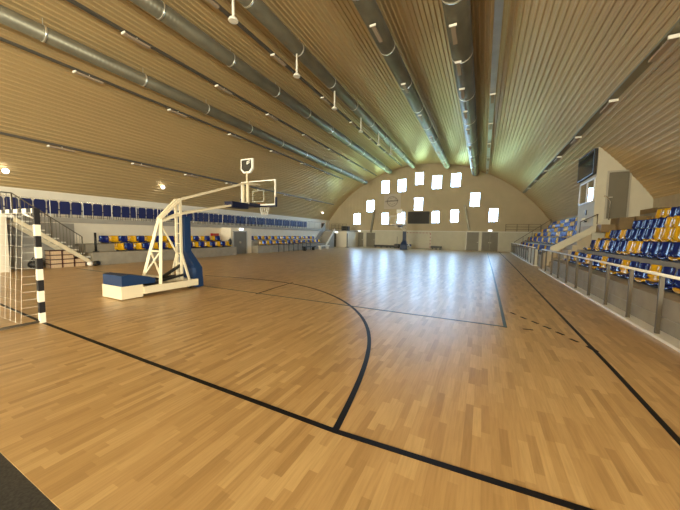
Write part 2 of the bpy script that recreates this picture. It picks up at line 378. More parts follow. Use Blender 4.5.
LAMPS = [('low', 'on the lowest left tray', [6.2, 9.8, 13.1, 16.6, 20.2, 24, 28]),
         ('slope', 'left of the ribbed duct', [6.0, 9.9, 13.9, 18, 22.2, 26.5]),
         ('mid', 'between the two leftmost ducts', [6.6, 10.9, 14.8, 18.9, 23, 27.2, 31.4]),
         ('crown', 'on the tray left of the pendants', [7.2, 11.3, 16.0, 20.3, 24.5, 28.8, 33]),
         ('right', 'above the right stand', [9.1, 12.4, 16.2, 19.7, 23.4, 27.2, 31])]
l0 = None
for key, wh, ys in LAMPS:
    x, z = TR[key]
    for i, y in enumerate(ys):
        lab = 'beige strip lamp, %s from the camera %s' % (ordn(i), wh)
        off = .18 if key != 'right' else -.05
        loc = (x+off*0.6, y, z-.14)
        if l0 is None: l0 = make_strip(loc, .10, lab, 'strip lamps under the vault')
        else: o = dup(l0, loc); o['label'] = lab
# lamps under the two right-hand ducts and along the bright tray
for x, z, wh, ys in [(-4.05, 9.50, 'under the duct right of the pendants', [10.6, 15.2, 19.5, 24, 28.5, 33]), (-1.2, 8.55, 'under the widest duct', [10.4, 12.6, 14.9, 17.6, 20.5, 24.5, 28.5, 32.5]),
                     (.1, 8.54, 'under the shiny blue-grey tray', [16, 20, 24.2, 28.5, 33])]:
    for i, y in enumerate(ys):
        o = dup(l0, (x, y, z)); o['label'] = 'beige strip lamp, %s from the camera %s' % (ordn(i), wh)

def make_pendant(loc, label):
    t = thing('pendant_lamp', loc, label, 'pendant lamp', 'white pendants under the dark duct')
    MB().tube([(0, 0, 1.0), (0, 0, .12)], .045, 10).done('stem', 'lamp_white', t)
    MB().tube([(0, 0, .16), (0, 0, .10), (0, 0, .03), (0, 0, 0)], [.05, .13, .17, .15], 16).done('shade', 'lamp_white', t)
    return t
pend = [(-8.1, 7.7, 9.0), (-8.0, 11.35, 8.88), (-8.0, 15.1, 8.88), (-8.05, 19.2, 8.9), (-7.9, 22.6, 8.9), (-7.75, 25.5, 8.9)]
p0 = make_pendant(pend[0], 'white pendant with round foot, nearest the camera and cut by the top edge')
for i, p in enumerate(pend[1:]):
    o = dup(p0, p); o['label'] = 'white pendant hanging from the dark duct, %s from the camera' % ordn(i+1)

def globe(loc, label):
    t = thing('wall_lamp', loc, label, 'lamp', 'round lit lamps above the gallery')
    MB().sphere((0, 0, 0), .12).done('globe', 'globe', t)
    MB().tube([(-.22, 0, .12), (-.08, 0, .03)], .06, 10).done('mount', 'white', t)
globe((-19.95, 5.2, 4.36), 'round lit lamp on the vault at the left edge of the photo')
globe((-19.75, 12.4, 4.70), 'round lit lamp on the vault behind the large hoop')
globe((-19.85, 34.5, 4.57), 'round lit lamp on the vault near the far wall')
t = tag(MB().tube([(6.02, 12.2, 4.0), (5.9, 12.2, 3.9)], .09, 12).done('ceiling_sensor', 'black'), 'small dark round sensor on the right vault above the top seats', 'sensor')

# ------------------------------------------------------------------ far wall fittings
def door(name, x0, x1, y, zt, leafs=2):
    o = struct(MB().box(x0-.06, x0, y-.07, y, 0, zt+.06).box(x1, x1+.06, y-.07, y, 0, zt+.06).box(x0, x1, y-.07, y, zt, zt+.06).done(name, 'doorf'))
    wd = (x1-x0)/leafs
    for k in range(leafs):
        l = MB().box(x0+k*wd+.005, x0+(k+1)*wd-.005, y-.05, y-.01, 0, zt).done('door_leaf', 'door', o)
        hx = x0+wd-.1 if k == 0 else x0+wd+.1
        MB().box(hx-.07, hx+.07, y-.10, y-.05, .98, 1.01).done('door_handle', 'clamp', l)
    return o
YF = YW-.06
door('door_1', -16.45, -15.15, YF, 1.95, 1); door('door_2', -14.65, -13.4, YF, 1.95, 1)
door('door_3', -1.75, -.42, YF, 2.2, 1); door('door_4', -.08, 1.6, YF, 2.22, 2)
def exit_sign(x, y, z, label, axis=0):
    t = thing('exit_sign', (x, y, z), label, 'sign')
    if axis == 0: MB().box(-.2, .2, -.06, 0, -.09, .09, .01).done('sign_face', 'exit', t); MB().box(-.22, .22, 0, .03, -.11, .11).done('sign_case', 'white', t)
    else: MB().box(0, .06, -.2, .2, -.09, .09, .01).done('sign_face', 'exit', t); MB().box(-.03, 0, -.22, .22, -.11, .11).done('sign_case', 'white', t)
exit_sign(-15.8, YF-.03, 2.18, 'lit white sign above the leftmost grey door of the far wall')
exit_sign(.75, YF-.03, 2.42, 'lit white sign above the rightmost grey door of the far wall')
# leaning grey braces on either side
tag(MB().bar((-13.55, YF-.15, 5.1), (-14.0, YF-.15, 2.0), .24, .2).done('leaning_pipe', 'galv'), 'slim grey pipe leaning up the left part of the far wall', 'pipe')
tag(MB().bar((-2.12, YF-.15, 5.45), (-1.5, YF-.15, 2.4), .3, .2).done('leaning_pipe', 'galv'), 'thick grey pipe leaning up the right part of the far wall', 'pipe')
# scoreboard on the far wall
t = thing('scoreboard', (-7.55, YW-.2, 4.0), 'wide dark scoreboard on the far wall between the windows', 'scoreboard')
MB().box(-1.36, 1.36, 0, .16, -.78, .78, .02).done('case', 'black', t)
MB().box(-1.30, 1.30, -.02, 0, -.72, .72).done('display_face', 'board', t)
# emblem
t = thing('wall_emblem', (-11.1, YW-.05, 6.2), 'square pale emblem with a ring and lettering band between the windows', 'emblem')
MB().box(-1.15, 1.15, 0, .04, -1.0, 1.0).done('emblem_panel', 'emblem', t)
mb = MB(); prev = None
for k in range(33):
    a = 2*PI*k/32; q = [mb.bm.verts.new((math.cos(a)*r_, y_, math.sin(a)*r_*.92)) for r_, y_ in ((.66, 0), (.74, 0), (.74, -.02), (.66, -.02))]
    if prev:
        for i in range(4): mb.bm.faces.new((prev[i], prev[(i+1) % 4], q[(i+1) % 4], q[i]))
    prev = q
mb.done('ring', 'emblem_soft', t)
mb = MB()
for x, z in [(-.4, -.35), (-.1, -.45), (.2, -.35), (-.3, .35), (.05, .45), (.35, .3)]: mb.bar((x, -.012, z), (x+.18, -.012, z+.1), .07, .02, up=(0, 1, 0))
mb.done('device', 'emblem_soft', t)
mb = MB(); x = -.98; rr = random.Random(3)
for k in range(11):
    wd = rr.choice((.09, .11, .13)); h0 = .05+.02*(k % 2)
    mb.box(x, x+.035, -.03, 0, -.02+x*.05, .16+x*.05)
    if 0 < k < 10: mb.box(x+.035, x+wd, -.03, 0, (.12 if k % 3 else .0)+x*.05, (.16 if k % 3 else .04)+x*.05); mb.box(x+wd-.03, x+wd, -.03, 0, -.02+x*.05, .12+x*.05)
    x += wd+.06
mb.done('lettering', 'emblem_ink', t)
# low dark mats and benches by the far wall
def low_bench(x0, x1, y, label, h=.34):
    t = thing('low_bench', ((x0+x1)/2, y, 0), label, 'bench'); c = (x0+x1)/2
    MB().box(x0-c, x1-c, -.2, .2, h-.26, h, .02).done('seat', 'black', t)
    for q in (x0-c+.2, 0, x1-c-.2): MB().box(q-.05, q+.05, -.16, .16, 0, h-.26).done('leg', 'black', t)
low_bench(-13.3, -11.3, YF-.5, 'low black bench at the foot of the far wall beside the second grey door')
low_bench(-11.2, -9.3, YF-.5, 'low black bench at the foot of the far wall left of the distant hoop')
low_bench(-5.8, -4.5, YF-.5, 'short low black bench alone right of the distant goal', .42)
t = thing('ball_cart', (-10.0, YF-1.0, 0), 'small dark stand beside the distant blue hoop', 'cart')
MB().box(-.3, .3, -.25, .25, .15, .55, .03).done('basket', 'black', t); MB().tube([(0, 0, .55), (0, 0, 1.5)], .03, 8).done('pole', 'post', t)
for sx in (-.24, .24):
    for sy in (-.2, .2): MB().sphere((sx, sy, .075), .075).done('wheel', 'black', t)

# ------------------------------------------------------------------ handball goals
def goal(cx, gy, back, label, ms, net=True, half=1.5, top=2.0, dtop=.8, dbot=.62):
    t = thing('handball_goal', (cx, gy, 0), label, 'goal'); sgn = back; mz, mx = ms
    for s in (-1, 1):
        MB().box(s*(half+.04)-.04, s*(half+.04)+.04, -.04, .04, 0, top+.08, .006).done('goal_post', mz, t)
        MB().tube([(s*(half+.04), .04*sgn, .03), (s*(half+.04), sgn*(dbot+.3), .03)], .022, 8).done('floor_bar', 'post', t)
        MB().tube([(s*(half+.04), .03*sgn, top-.1), (s*(half+.04), sgn*.16, top-.02)], .015, 8).done('net_stay', 'white', t)
    MB().box(-half, half, -.04, .04, top, top+.08, .006).done('crossbar', mx, t)
    MB().tube([(-half-.04, sgn*(dbot+.3), .03), (half+.04, sgn*(dbot+.3), .03)], .02, 8).done('rear_bar', 'post', t)
    if net:
        mb = MB(); nx = 12
        def P(u, v): # the net hangs almost straight from the bar
            z = top*(1-v); y = sgn*(.16+.1*v); return (-half+u*2*half, y, z*.98+.03)
        for i in range(nx+1): mb.tube([P(i/nx, k/6) for k in range(7)], .0022, 3, False)
        for k in range(11): mb.tube([P(0, k/10), P(1, k/10)], .0022, 3, False)
        for s in (-1, 1):
            for k in range(15):
                v = k/14; z = top*(1-v)*.98+.03; mb.tube([(s*half, 0, z), (s*half, sgn*(.16+.1*v), z)], .0022, 3, False)
        for k in range(nx+1): mb.tube([(-half+k*2*half/nx, 0, top), (-half+k*2*half/nx, sgn*.16, top*.98+.03)], .0022, 3, False)
        mb.done('net', 'net', t)
    return t
goal(-8.70, 2.2, -1, 'handball goal with black and white striped post at the left edge', ('stripe_z', 'stripe_x'))
goal(-7.35, 36.85, 1, 'distant handball goal with pale red and white posts behind the far hoop', ('rstripe_z', 'rstripe_x'))

# ------------------------------------------------------------------ portable basketball hoops
def make_hoop(cx, label):
    t = thing('basketball_hoop', (cx, 6.0, 0), label, 'basketball hoop')
    D = lambda y: y-6.0
    hw = .44
    # base
    MB().box(-hw, hw, D(3.80), D(4.30), .02, .34, .01).done('ballast_box', 'cream', t)
    for s in (-1, 1): MB().box(s*hw-.05, s*hw+.05, D(4.30), D(5.87), .09, .28, .008).done('base_rail', 'cream', t)
    MB().box(-hw, hw, D(5.69), D(5.87), .10, .26, .008).done('cross_rail', 'cream', t)
    for s in (-1, 1):
        for y in (4.0, 5.7): MB().tube([(s*(hw-.12)-.03, D(y), .07), (s*(hw-.12)+.03, D(y), .07)], .07, 12).done('wheel', 'black', t)
    mb = MB(); mb.prism([(D(3.82), .34), (D(4.62), .34), (D(4.62), .46), (D(4.45), .52), (D(3.98), .62), (D(3.82), .60)], 0, -hw+.01, hw-.01); mb.done('base_cushion', 'bluepad', t)
    # rear A-frame, ladder with spread feet, arms
    for s in (-1, 1):
        fx = s*(hw-.02)
        MB().bar((fx, D(4.76), .24), (s*.045, D(5.05), 2.06), .075).done('frame_leg', 'cream', t)
        MB().bar((s*.05, D(5.02), 2.05), (s*.10, D(5.60), 2.66), .07).done('shoulder_bar', 'cream', t)
        MB().bar((s*.05, D(5.02), 1.98), (s*.10, D(5.60), 2.22), .065).done('shoulder_bar', 'cream', t)
        MB().bar((s*.10, D(5.60), .26), (s*.10, D(5.60), 2.68), .06).done('ladder_post', 'cream', t)
        MB().bar((s*.11, D(5.60), 1.05), (fx, D(5.62), .27), .05).done('foot_stay', 'cream', t)
        MB().bar((s*.12, D(5.60), 2.65), (s*.12, D(8.35), 3.60), .045).done('upper_arm', 'cream', t)
        MB().bar((s*.12, D(5.62), 2.24), (s*.12, D(8.3), 2.84), .06).done('lower_arm', 'cream', t)
    MB().bar((0, D(5.05), 1.95), (0, D(5.58), .95), .035).done('diagonal_stay', 'cream', t)
    fr = lambda q, side: Vector((side*((hw-.02)*(1-q)+.045*q), D(4.76+.29*q), .24+1.82*q))
    mb = MB(); mb.bar(fr(.5, -1), fr(.5, 1), .045); mb.bar(fr(.12, -1), fr(.12, 1), .045); mb.bar(fr(.12, -1), fr(.5, 1), .035); mb.bar(fr(.12, 1), fr(.5, -1), .035)
    mb.done('cross_brace', 'cream', t)
    mb = MB()
    for z in (.45, .75, 1.05, 1.35, 1.65, 1.95, 2.25): mb.bar((-.1, D(5.60), z), (.1, D(5.60), z), .03)
    mb.done('ladder_rung', 'cream', t)
    mb = MB(); mb.bar((.0, D(5.0), .35), (.0, D(5.7), .72), .07); mb.bar((-.2, D(4.6), .32), (-.2, D(5.7), .34), .09); mb.bar((.22, D(4.7), .30), (.22, D(5.6), .42), .06); mb.box(-.3, .3, D(4.66), D(4.9), .2, .34)
    mb.done('hydraulic_unit', 'black', t)
    # front padding, bent towards the floor
    mb = MB(); prev = None
    for y0, y1, z, q in [(5.66, 5.86, 2.16, .19), (5.66, 5.87, 1.12, .19), (5.88, 6.10, .60, .38), (5.88, 6.10, .01, .42)]:
        cur = [mb.bm.verts.new(p) for p in ((-q, D(y0), z), (q, D(y0), z), (q, D(y1), z), (-q, D(y1), z))]
        if prev:
            for k in range(4): mb.bm.faces.new((prev[k], prev[(k+1) % 4], cur[(k+1) % 4], cur[k]))
        else: mb.bm.faces.new(cur)
        prev = cur
    mb.bm.faces.new(prev[::-1]); mb.done('front_cushion', 'bluepad', t)
    # board carrier and board
    for s in (-1, 1): MB().bar((s*.12, D(8.35), 2.80), (s*.12, D(8.35), 3.64), .06).done('board_post', 'cream', t)
    MB().bar((-.12, D(8.35), 3.58), (-.12, D(9.0), 3.62), .04).done('board_strut', 'cream', t); MB().bar((.12, D(8.35), 3.58), (.12, D(9.0), 3.62), .04).done('board_strut', 'cream', t)
    MB().box(-.2, .2, D(7.5), D(8.3), 2.60, 2.82, .02).done('arm_cushion', 'navypad', t)
    MB().box(-.14, .14, D(8.3), D(9.0), 2.72, 2.86, .01).done('board_bracket', 'navypad', t)
    bd = MB().box(-.87, .87, D(9.020), D(9.035), 2.83, 3.77).done('backboard', 'bbglass', t)
    mb = MB()
    for s in (-1, 1): mb.box(s*.88-.02, s*.88+.02, D(9.000), D(9.050), 2.80, 3.80)
    mb.box(-.86, .86, D(9.000), D(9.050), 3.76, 3.80); mb.box(-.86, .86, D(9.000), D(9.050), 2.80, 2.86); mb.done('board_frame', 'white', bd)
    mb = MB()
    for z in (2.97, 3.40): mb.box(-.295, .295, D(9.036), D(9.042), z-.01, z+.01)
    for s in (-1, 1): mb.box(s*.285-.01, s*.285+.01, D(9.036), D(9.042), 2.98, 3.39)
    mb.done('target_square', 'white', bd)
    mb = MB(); mb.box(-.93, .93, D(8.980), D(9.070), 2.74, 2.80, .01)
    for s in (-1, 1): mb.box(s*.92-.025, s*.92+.025, D(8.980), D(9.070), 2.75, 3.12, .01)
    mb.done('board_cushion', 'navypad', bd)
    mb = MB(); mb.tube([(.225*math.cos(a), D(9.410)+.225*math.sin(a), 2.88) for a in [2*PI*k/24 for k in range(25)]], .010, 8, False); mb.box(-.07, .07, D(9.050), D(9.200), 2.86, 2.90); rim = mb.done('rim', 'orange_rim', t)
    mb = MB()
    for k in range(12):
        a = 2*PI*k/12
        for sg in (-1, 1): mb.tube([((.22-.09*q)*math.cos(a+sg*q*.5), D(9.410)+(.22-.09*q)*math.sin(a+sg*q*.5), 2.88-.42*q) for q in (0, .33, .66, 1)], .006, 4, False)
    mb.done('net', 'net', rim)
    # shot clock
    MB().tube([(0, D(8.42), 2.85), (0, D(8.42), 4.02)], .035, 10).done('clock_pole', 'cream', t)
    ck = MB().prism([(-.30, 4.52), (.30, 4.52), (.30, 4.13), (.16, 3.98), (-.16, 3.98), (-.30, 4.13)], 1, D(8.40), D(8.48)).done('shot_clock', 'white', t)
    MB().prism([(-.24, 4.47), (.24, 4.47), (.24, 4.17), (.12, 4.04), (-.12, 4.04), (-.24, 4.17)], 1, D(8.385), D(8.40)).done('clock_face', 'board', ck)
    mb = MB()
    for a, b in [((.05, 4.40), (.20, 4.42)), ((.05, 4.40), (.05, 4.30)), ((.05, 4.33), (.18, 4.36))]: mb.bar((a[0], D(8.38), a[1]), (b[0], D(8.38), b[1]), .03, .02, up=(0, 1, 0))
    mb.done('clock_mark', 'white', ck)
    return t
hoop = make_hoop(-8.22, 'large portable basketball hoop with cream frame and blue padding, left foreground')
far_hoop = dup(hoop, (-8.35, 33.8, 0), PI); far_hoop['label'] = 'distant portable basketball hoop with blue column against the far wall'
far_hoop['group'] = hoop['group'] = 'portable basketball hoops'

# ------------------------------------------------------------------ bucket seats
def seat_mesh(m_, name):
    """bucket seat, front at x=0 facing -X, back at x=.40, width .44 along Y, pan at z=0"""
    mb = MB(); bm = mb.bm
    prof = [(-.00, -.035), (.01, .0), (.06, .005), (.17, -.015), (.27, -.01), (.33, .03), (.355, .10), (.375, .22), (.395, .34), (.405, .385), (.425, .39)]
    hwid = [.19, .205, .215, .22, .22, .218, .215, .21, .20, .18, .17]
    nv = 9; rows = []
    for (x, z), hw in zip(prof, hwid):
        row = []
        for j in range(nv):
            q = -1+2*j/(nv-1); lift = .045*abs(q)**3; fwd = -.075*abs(q)**2.2 if z > .05 else 0
            row.append(bm.verts.new((x*.88+fwd, q*hw, z+(lift if z < .06 else 0))))
        rows.append(row)
    for a, b in zip(rows, rows[1:]):
        for j in range(nv-1): f = bm.faces.new((a[j], a[j+1], b[j+1], b[j])); f.smooth = True
    bmesh.ops.recalc_face_normals(bm, faces=bm.faces[:])
    bmesh.ops.solidify(bm, geom=bm.faces[:], thickness=.022)
    for f in bm.faces: f.smooth = True
    me = bpy.data.meshes.new(name); bm.to_mesh(me); bm.free(); me.materials.append(M[m_]); return me
SM = {'blue': seat_mesh('blue_seat', 'seat_shell'), 'yellow': seat_mesh('yellow_seat', 'seat_shell')}
mb = MB(); mb.box(.08, .30, -.15, .15, -.075, -.03); mb.box(.12, .26, -.03, .03, -.045, -.02)
bme = mb.done('seat_bracket', 'chair_frame'); BR = bme.data; bpy.data.objects.remove(bme)
def seat(x, y, z, col, rz, label, group, detail=True):
    if detail:
        t = thing('stadium_seat', (x, y, z), label, 'seat', group); t.rotation_euler = (0, 0, rz)
        for nm, me in (('seat_shell', SM[col]), ('seat_bracket', BR)):
            o = bpy.data.objects.new(nm, me); C.objects.link(o); o.parent = t
    else:
        t = bpy.data.objects.new('stadium_seat', SM[col]); C.objects.link(t); t.location = (x, y, z); t.rotation_euler = (0, 0, rz); tag(t, label, 'seat', group)
    if rz: t.scale = (1, 1, .82)
    return t
RX = [3.4, 4.0, 4.55, 5.1, 5.6, 6.04]
RZ = [.73, 1.27, 1.69, 2.07, 2.47, 2.85]
ROWN = ['front row', 'second row', 'third row', 'fourth row', 'fifth row', 'top row']
# right stand, near block: stepped body
def steps_poly(x0, dz=0):
    p = [(x0, 0)]; prev = x0
    zt = [z-.075+dz for z in RZ]
    p.append((x0, zt[0]))
    for i in range(1, 6):
        p.append((RX[i]-.02, zt[i-1])); p.append((RX[i]-.02, zt[i]))
    p.append((XR-.01, zt[5])); p.append((XR-.01, 0)); return p
def stand(y0, y1, label, x0=3.02, dz=0, m_='concrete'):
    t = thing('grandstand', (0, y0, 0), label, 'grandstand')
    MB().prism(steps_poly(x0, dz), 1, 0, y1-y0).done('steps', m_, t)
    mb = MB()
    y = .6
    mb.box(x0-.014, x0, 0, y1-y0, .30, .315); mb.done('front_joint', 'shade_plaster', t)
    return t
stand(3.6, 16.9, 'concrete steps of the right stand, near block with blue and yellow seats')
# colours along each row; index 0 is nearest the camera
C1 = 'BYBBYBBYBBYBBYBBYBBY'; 
near_rows = [
    (0, 7.75, .53, 'YBBYBBYBBYBBYBBYB'),
    (1, 8.95, .50, 'BYBBBBYYBBBYBYB'),
    (2, 9.75, .50, 'BYYYYYBBBBYBBY'),
    (3, 10.75, .46, 'YYYYYYBBBBB'),
    (4, 11.3, .46, 'YYYYYBBYY'),
    (5, 12.4, .46, 'YBBY')]
for r, ys, dp, pat in near_rows:
    # nearer seats, just outside the right edge, first
    for i, ch in enumerate(pat):
        y = ys+i*dp
        if y > 16.75: break
        col = 'blue' if ch == 'B' else 'yellow'
        seat(RX[r], y, RZ[r], col, 0, 'glossy %s seat, %s of the near right stand, %s from the photo edge' % (col, ROWN[r], ordn(i)), 'bucket seats in the near block of the right stand')
# far block
stand(19.7, 37.0, 'concrete steps of the right stand, far block beyond the booth', dz=.08)
ns = 0
for r in range(6):
    i = 0; y = 20.2
    while y < 36.2:
        col = 'blue' if (i*7+r*3) % 5 in (0, 1, 3) else 'yellow'
        if r < 2: col = 'blue' if (i % 4) else 'yellow'
        seat(RX[r], y, RZ[r]+.08, col, 0, 'small %s seat, %s of the far right stand, %s from the booth' % (col, ROWN[r], ordn(i)), 'bucket seats in the far block of the right stand', False); ns += 1
        y += .62; i += 1
# pale curb under the railing
struct(MB().box(2.78, 3.02, 3.6, 18.6, 0, .05).done('trim_2', 'white')); struct(MB().box(2.78, 3.02, 20.6, 37, 0, .05).done('trim_3', 'white'))
def railing(y0, y1, ys, label):
    t = thing('railing', (2.86, y0, .05), label, 'railing')
    MB().tube([(0, 0, 1.05), (0, y1-y0, 1.05)], .028, 12).done('top_rail', 'white', t)
    for y in ys: MB().box(-.03, .03, y-y0-.022, y-y0+.022, 0, 1.03).done('post', 'post', t)
railing(4.0, 18.4, [4.4, 5.75, 7.0, 8.15, 9.4, 10.7, 12.0, 13.25, 14.55, 15.85, 17.2, 18.3], 'steel railing along the court in front of the right stand near block')
railing(20.7, 36.8, [20.8+1.3*k for k in range(13)], 'steel railing along the court in front of the far block, beyond the passage')

# ------------------------------------------------------------------ booth with scoreboard, window and door
YB0, YB1, XB = 17.0, 19.5, 4.5
t = thing('control_booth', (XB, YB0, 0), 'tall cream booth rising from the right stand up to the vault', 'booth')
poly = [(0, 0), (XR-XB-.01, 0), (XR-XB-.01, arch_z(XR)-.03)]
for k in range(8):
    x = XR-(XR-XB)*(k+1)/8; poly.append((x-XB, arch_z(x)-.03))
MB().prism(poly, 1, 0, YB1-YB0).done('booth_wall', 'plaster', t)
# front window and frame (face towards the court)
wf = MB().box(-.05, 0, .08, 2.35, 3.42, 3.48).box(-.05, 0, .08, 2.35, 4.44, 4.50).box(-.05, 0, .08, .14, 3.48, 4.44).box(-.05, 0, 2.29, 2.35, 3.48, 4.44).box(-.05, 0, 1.1, 1.16, 3.48, 4.44).done('booth_window', 'frame', t)
MB().box(-.02, -.005, .14, 2.29, 3.48, 4.44).done('pane', 'booth_glass', wf)
dl = MB().box(.42, 1.10, -.04, 0, 2.62, 4.66, .005).done('booth_door', 'door', t)
mb = MB(); mb.bar((.39, -.03, 2.6), (.39, -.03, 4.70), .06, .07); mb.bar((1.13, -.03, 2.6), (1.13, -.03, 4.70), .06, .07); mb.bar((.36, -.03, 4.70), (1.16, -.03, 4.70), .06, .07); mb.done('door_frame', 'doorf', dl)
MB().box(.46, .58, -.09, -.04, 3.55, 3.58).done('door_handle', 'clamp', dl)
ct = MB().box(-.04, 0, 1.0, 1.12, 2.85, 3.1).done('call_box', 'black', t)
t = thing('access_steps', (5.1, 16.0, 1.995), 'brown steps leading up to the grey booth door', 'steps')
MB().box(-.5, -.02, .3, .98, .0, .34).done('step', 'brown', t)
MB().box(.0, .47, .05, .98, .005, .62).done('step', 'brown', t)
MB().box(.49, .93, -.1, .98, .40, .66).done('step', 'brown', t)
MB().box(.95, 1.33, -.3, .98, .79, .98).done('step', 'brown', t)
# side scoreboard
t = thing('scoreboard', (XB-.14, YB0+1.2, 5.27), 'dark glossy scoreboard on the court side of the booth, above its window', 'scoreboard')
mb = MB(); mb.prism([(-1.16, -.60), (1.3, -.64), (1.3, .60), (-1.16, .52)], 0, 0, .12); mb.done('case', 'black', t)
MB().prism([(-1.08, -.54), (1.22, -.58), (1.22, .54), (-1.08, .46)], 0, -.012, 0).done('display_face', 'dark', t)
# stair beside the booth: sloping parapet and steps
t = thing('stair', (2.95, 17.0, 0), 'cream concrete stair climbing beside the booth from the court passage', 'stair')
MB().prism([(0, .9), (0, 1.28), (1.9, 2.52), (1.9, 2.2)], 1, -.12, 0).done('parapet', 'plaster', t)
mb = MB()
for k in range(10): mb.box(.12+k*.15, 1.53, .02, 1.5, k*.23, (k+1)*.23)
mb.done('steps', 'tan_concrete', t)
MB().prism([(0, 0), (0, .9), (.9, 1.4), (1.52, 1.9), (1.52, 0)], 1, 1.52, 1.62).done('side_wall', 'tan_concrete', t)
t = thing('stair_rail', (4.0, 16.92, 2.0), 'short dark sloping handrail on the stair parapet beside the booth', 'handrail')
MB().tube([(.0, 0, .46), (.64, 0, .82)], .02, 8).done('rail', 'post', t)
for x, z in ((.02, .46), (.62, .8)): MB().tube([(x, 0, z-.5), (x, 0, z)], .018, 8).done('post', 'post', t)
tag(MB().tube([(4.98, 16.8, 2.55), (4.98, 16.8, 3.35), (4.88, 16.8, 3.55), (4.76, 16.8, 3.62)], .025, 8).done('door_rail', 'rail'), 'bent steel grab rail beside the booth door', 'handrail')
tag(MB().box(2.88, 3.0, 20.62, 23.4, .05, 1.0).done('end_wall', 'plaster'), 'low cream wall end at the passage between the two blocks', 'wall')
t = thing('floodlight', (4.38, 18.0, 2.62), 'small white lamp fixed low on the court face of the booth', 'lamp')
MB().sphere((0, 0, 0), .10).done('lens', 'lamp_white', t); MB().box(.02, .12, -.10, .10, -.12, -.04).done('case', 'black', t)
# gallery rail across the far right corner
t = thing('railing', (2.3, 37.75, 2.45), 'thin rail high in the far right corner beside the last window', 'railing')
for z in (.1, .4, .7): MB().tube([(0, 0, z), (3.3, 0, z)], .02, 6).done('rail', 'post', t)
for x in (0, 1.1, 2.2, 3.3): MB().tube([(x, .2, -.1), (x, 0, -.1), (x, 0, .72)], .022, 6).done('post', 'post', t)
t = thing('stair_rail', (2.95, 34.6, .6), 'sloping handrail climbing through the end of the far seat block', 'handrail')
MB().tube([(0, 0, .6), (3.0, 0, 2.9)], .022, 8).done('rail', 'post', t)
for k in range(5): MB().tube([(k*.75, 0, k*.575-.25), (k*.75, 0, .6+k*.575)], .018, 6).done('post', 'post', t)

# ------------------------------------------------------------------ left side: gallery, wall, stair
XG = -18.3
struct(MB().box(XG-.2, XG, YN, 37.0, 0, 2.08).done('wall_left', 'white_plaster'))
t = thing('gallery', (XG, 0, 2.08), 'raised gallery floor along the left wall carrying the blue chairs', 'gallery')
MB().box(XL-XG+.01, .06, -23.9, 37.0, 0, .16).done('slab', 'concrete', t)
MB().box(.06, .10, -23.9, 31.8, -.04, .20).done('edge_trim', 'shade_plaster', t)
def gallery_rail(x, y0, y1, label, step=1.25):
    t = thing('railing', (x, y0, 2.24), label, 'railing')
    for z in (.86,): MB().tube([(0, 0, z), (0, y1-y0, z)], .012, 8).done('top_rail', 'rail', t)
    mb = MB(); y = 0
    k = 0
    while y <= y1-y0: MB().tube([(0, y, 0), (0, y, .86)], .013, 6).done('post', 'frame', t); y += step
    mb.tube([(0, 0, .08), (0, y1-y0, .08)], .01, 6); mb.done('lower_rail', 'rail', t)
gallery_rail(XG+.03, 3.6, 31.6, 'long thin steel railing in front of the blue gallery chairs')
# gallery chairs
g0 = None; y = 4.55; i = 0
while y < 29.0:
    lab = 'blue chair on the left gallery, %s from the left photo edge' % ordn(i)
    if g0 is None:
        t = thing('gallery_chair', (-19.0, y, 2.24), lab, 'chair', 'blue chairs on the gallery')
        MB().box(-.22, .19, -.18, .18, .42, .47, .015).done('seat', 'chair_blue', t)
        mb = MB(); bmv = mb.bm
        mb.prism([(-.19, .22), (-.205, .76), (-.16, .86), (.16, .86), (.205, .76), (.19, .22)], 0, .20, .24); mb.done('backrest', 'chair_blue', t)
        for sx in (-.2, .18):
            for sy in (-.18, .18): MB().tube([(sx, sy, 0), (sx, sy, .42)], .012, 6).done('leg', 'chair_frame', t)
        g0 = t
    else:
        o = dup(g0, (-19.0, y, 2.24)); o['label'] = lab
    y += .455; i += 1
# lower left stand: two rows
def left_stand(y0, y1, label):
    t = thing('grandstand', (-16.6, y0, 0), label, 'grandstand')
    MB().prism([(0, 0), (0, .62), (-.62, .62), (-.62, 1.0), (XG+16.6+.01, 1.0), (XG+16.6+.01, 0)], 1, 0, y1-y0).done('steps', 'concrete', t)
left_stand(6.95, 15.9, 'low concrete stand along the left wall between stair and grey door')
left_stand(18.2, 20.2, 'short low concrete stand just beyond the grey door on the left')
left_stand(20.25, 29.6, 'far low concrete stand on the left behind the dark rails')
def left_rows(y0, n, first, wh, det):
    for r, (x, z) in enumerate(((-16.80, .71), (-17.36, 1.10))):
        for i in range(n):
            b = (i+r+first) % 2 == 0; col = 'blue' if b else 'yellow'
            seat(x, y0+(.43 if r == 0 else 0)+i*.447, z, col, PI, '%s seat, %s row of the left stand %s, %s from the left' % (col, 'lower' if r == 0 else 'upper', wh, ordn(i)), 'bucket seats in the left stand '+wh, det)
left_rows(7.9, 17, 1, 'before the grey door', True)
left_rows(18.6, 23, 1, 'beyond the grey door', False)
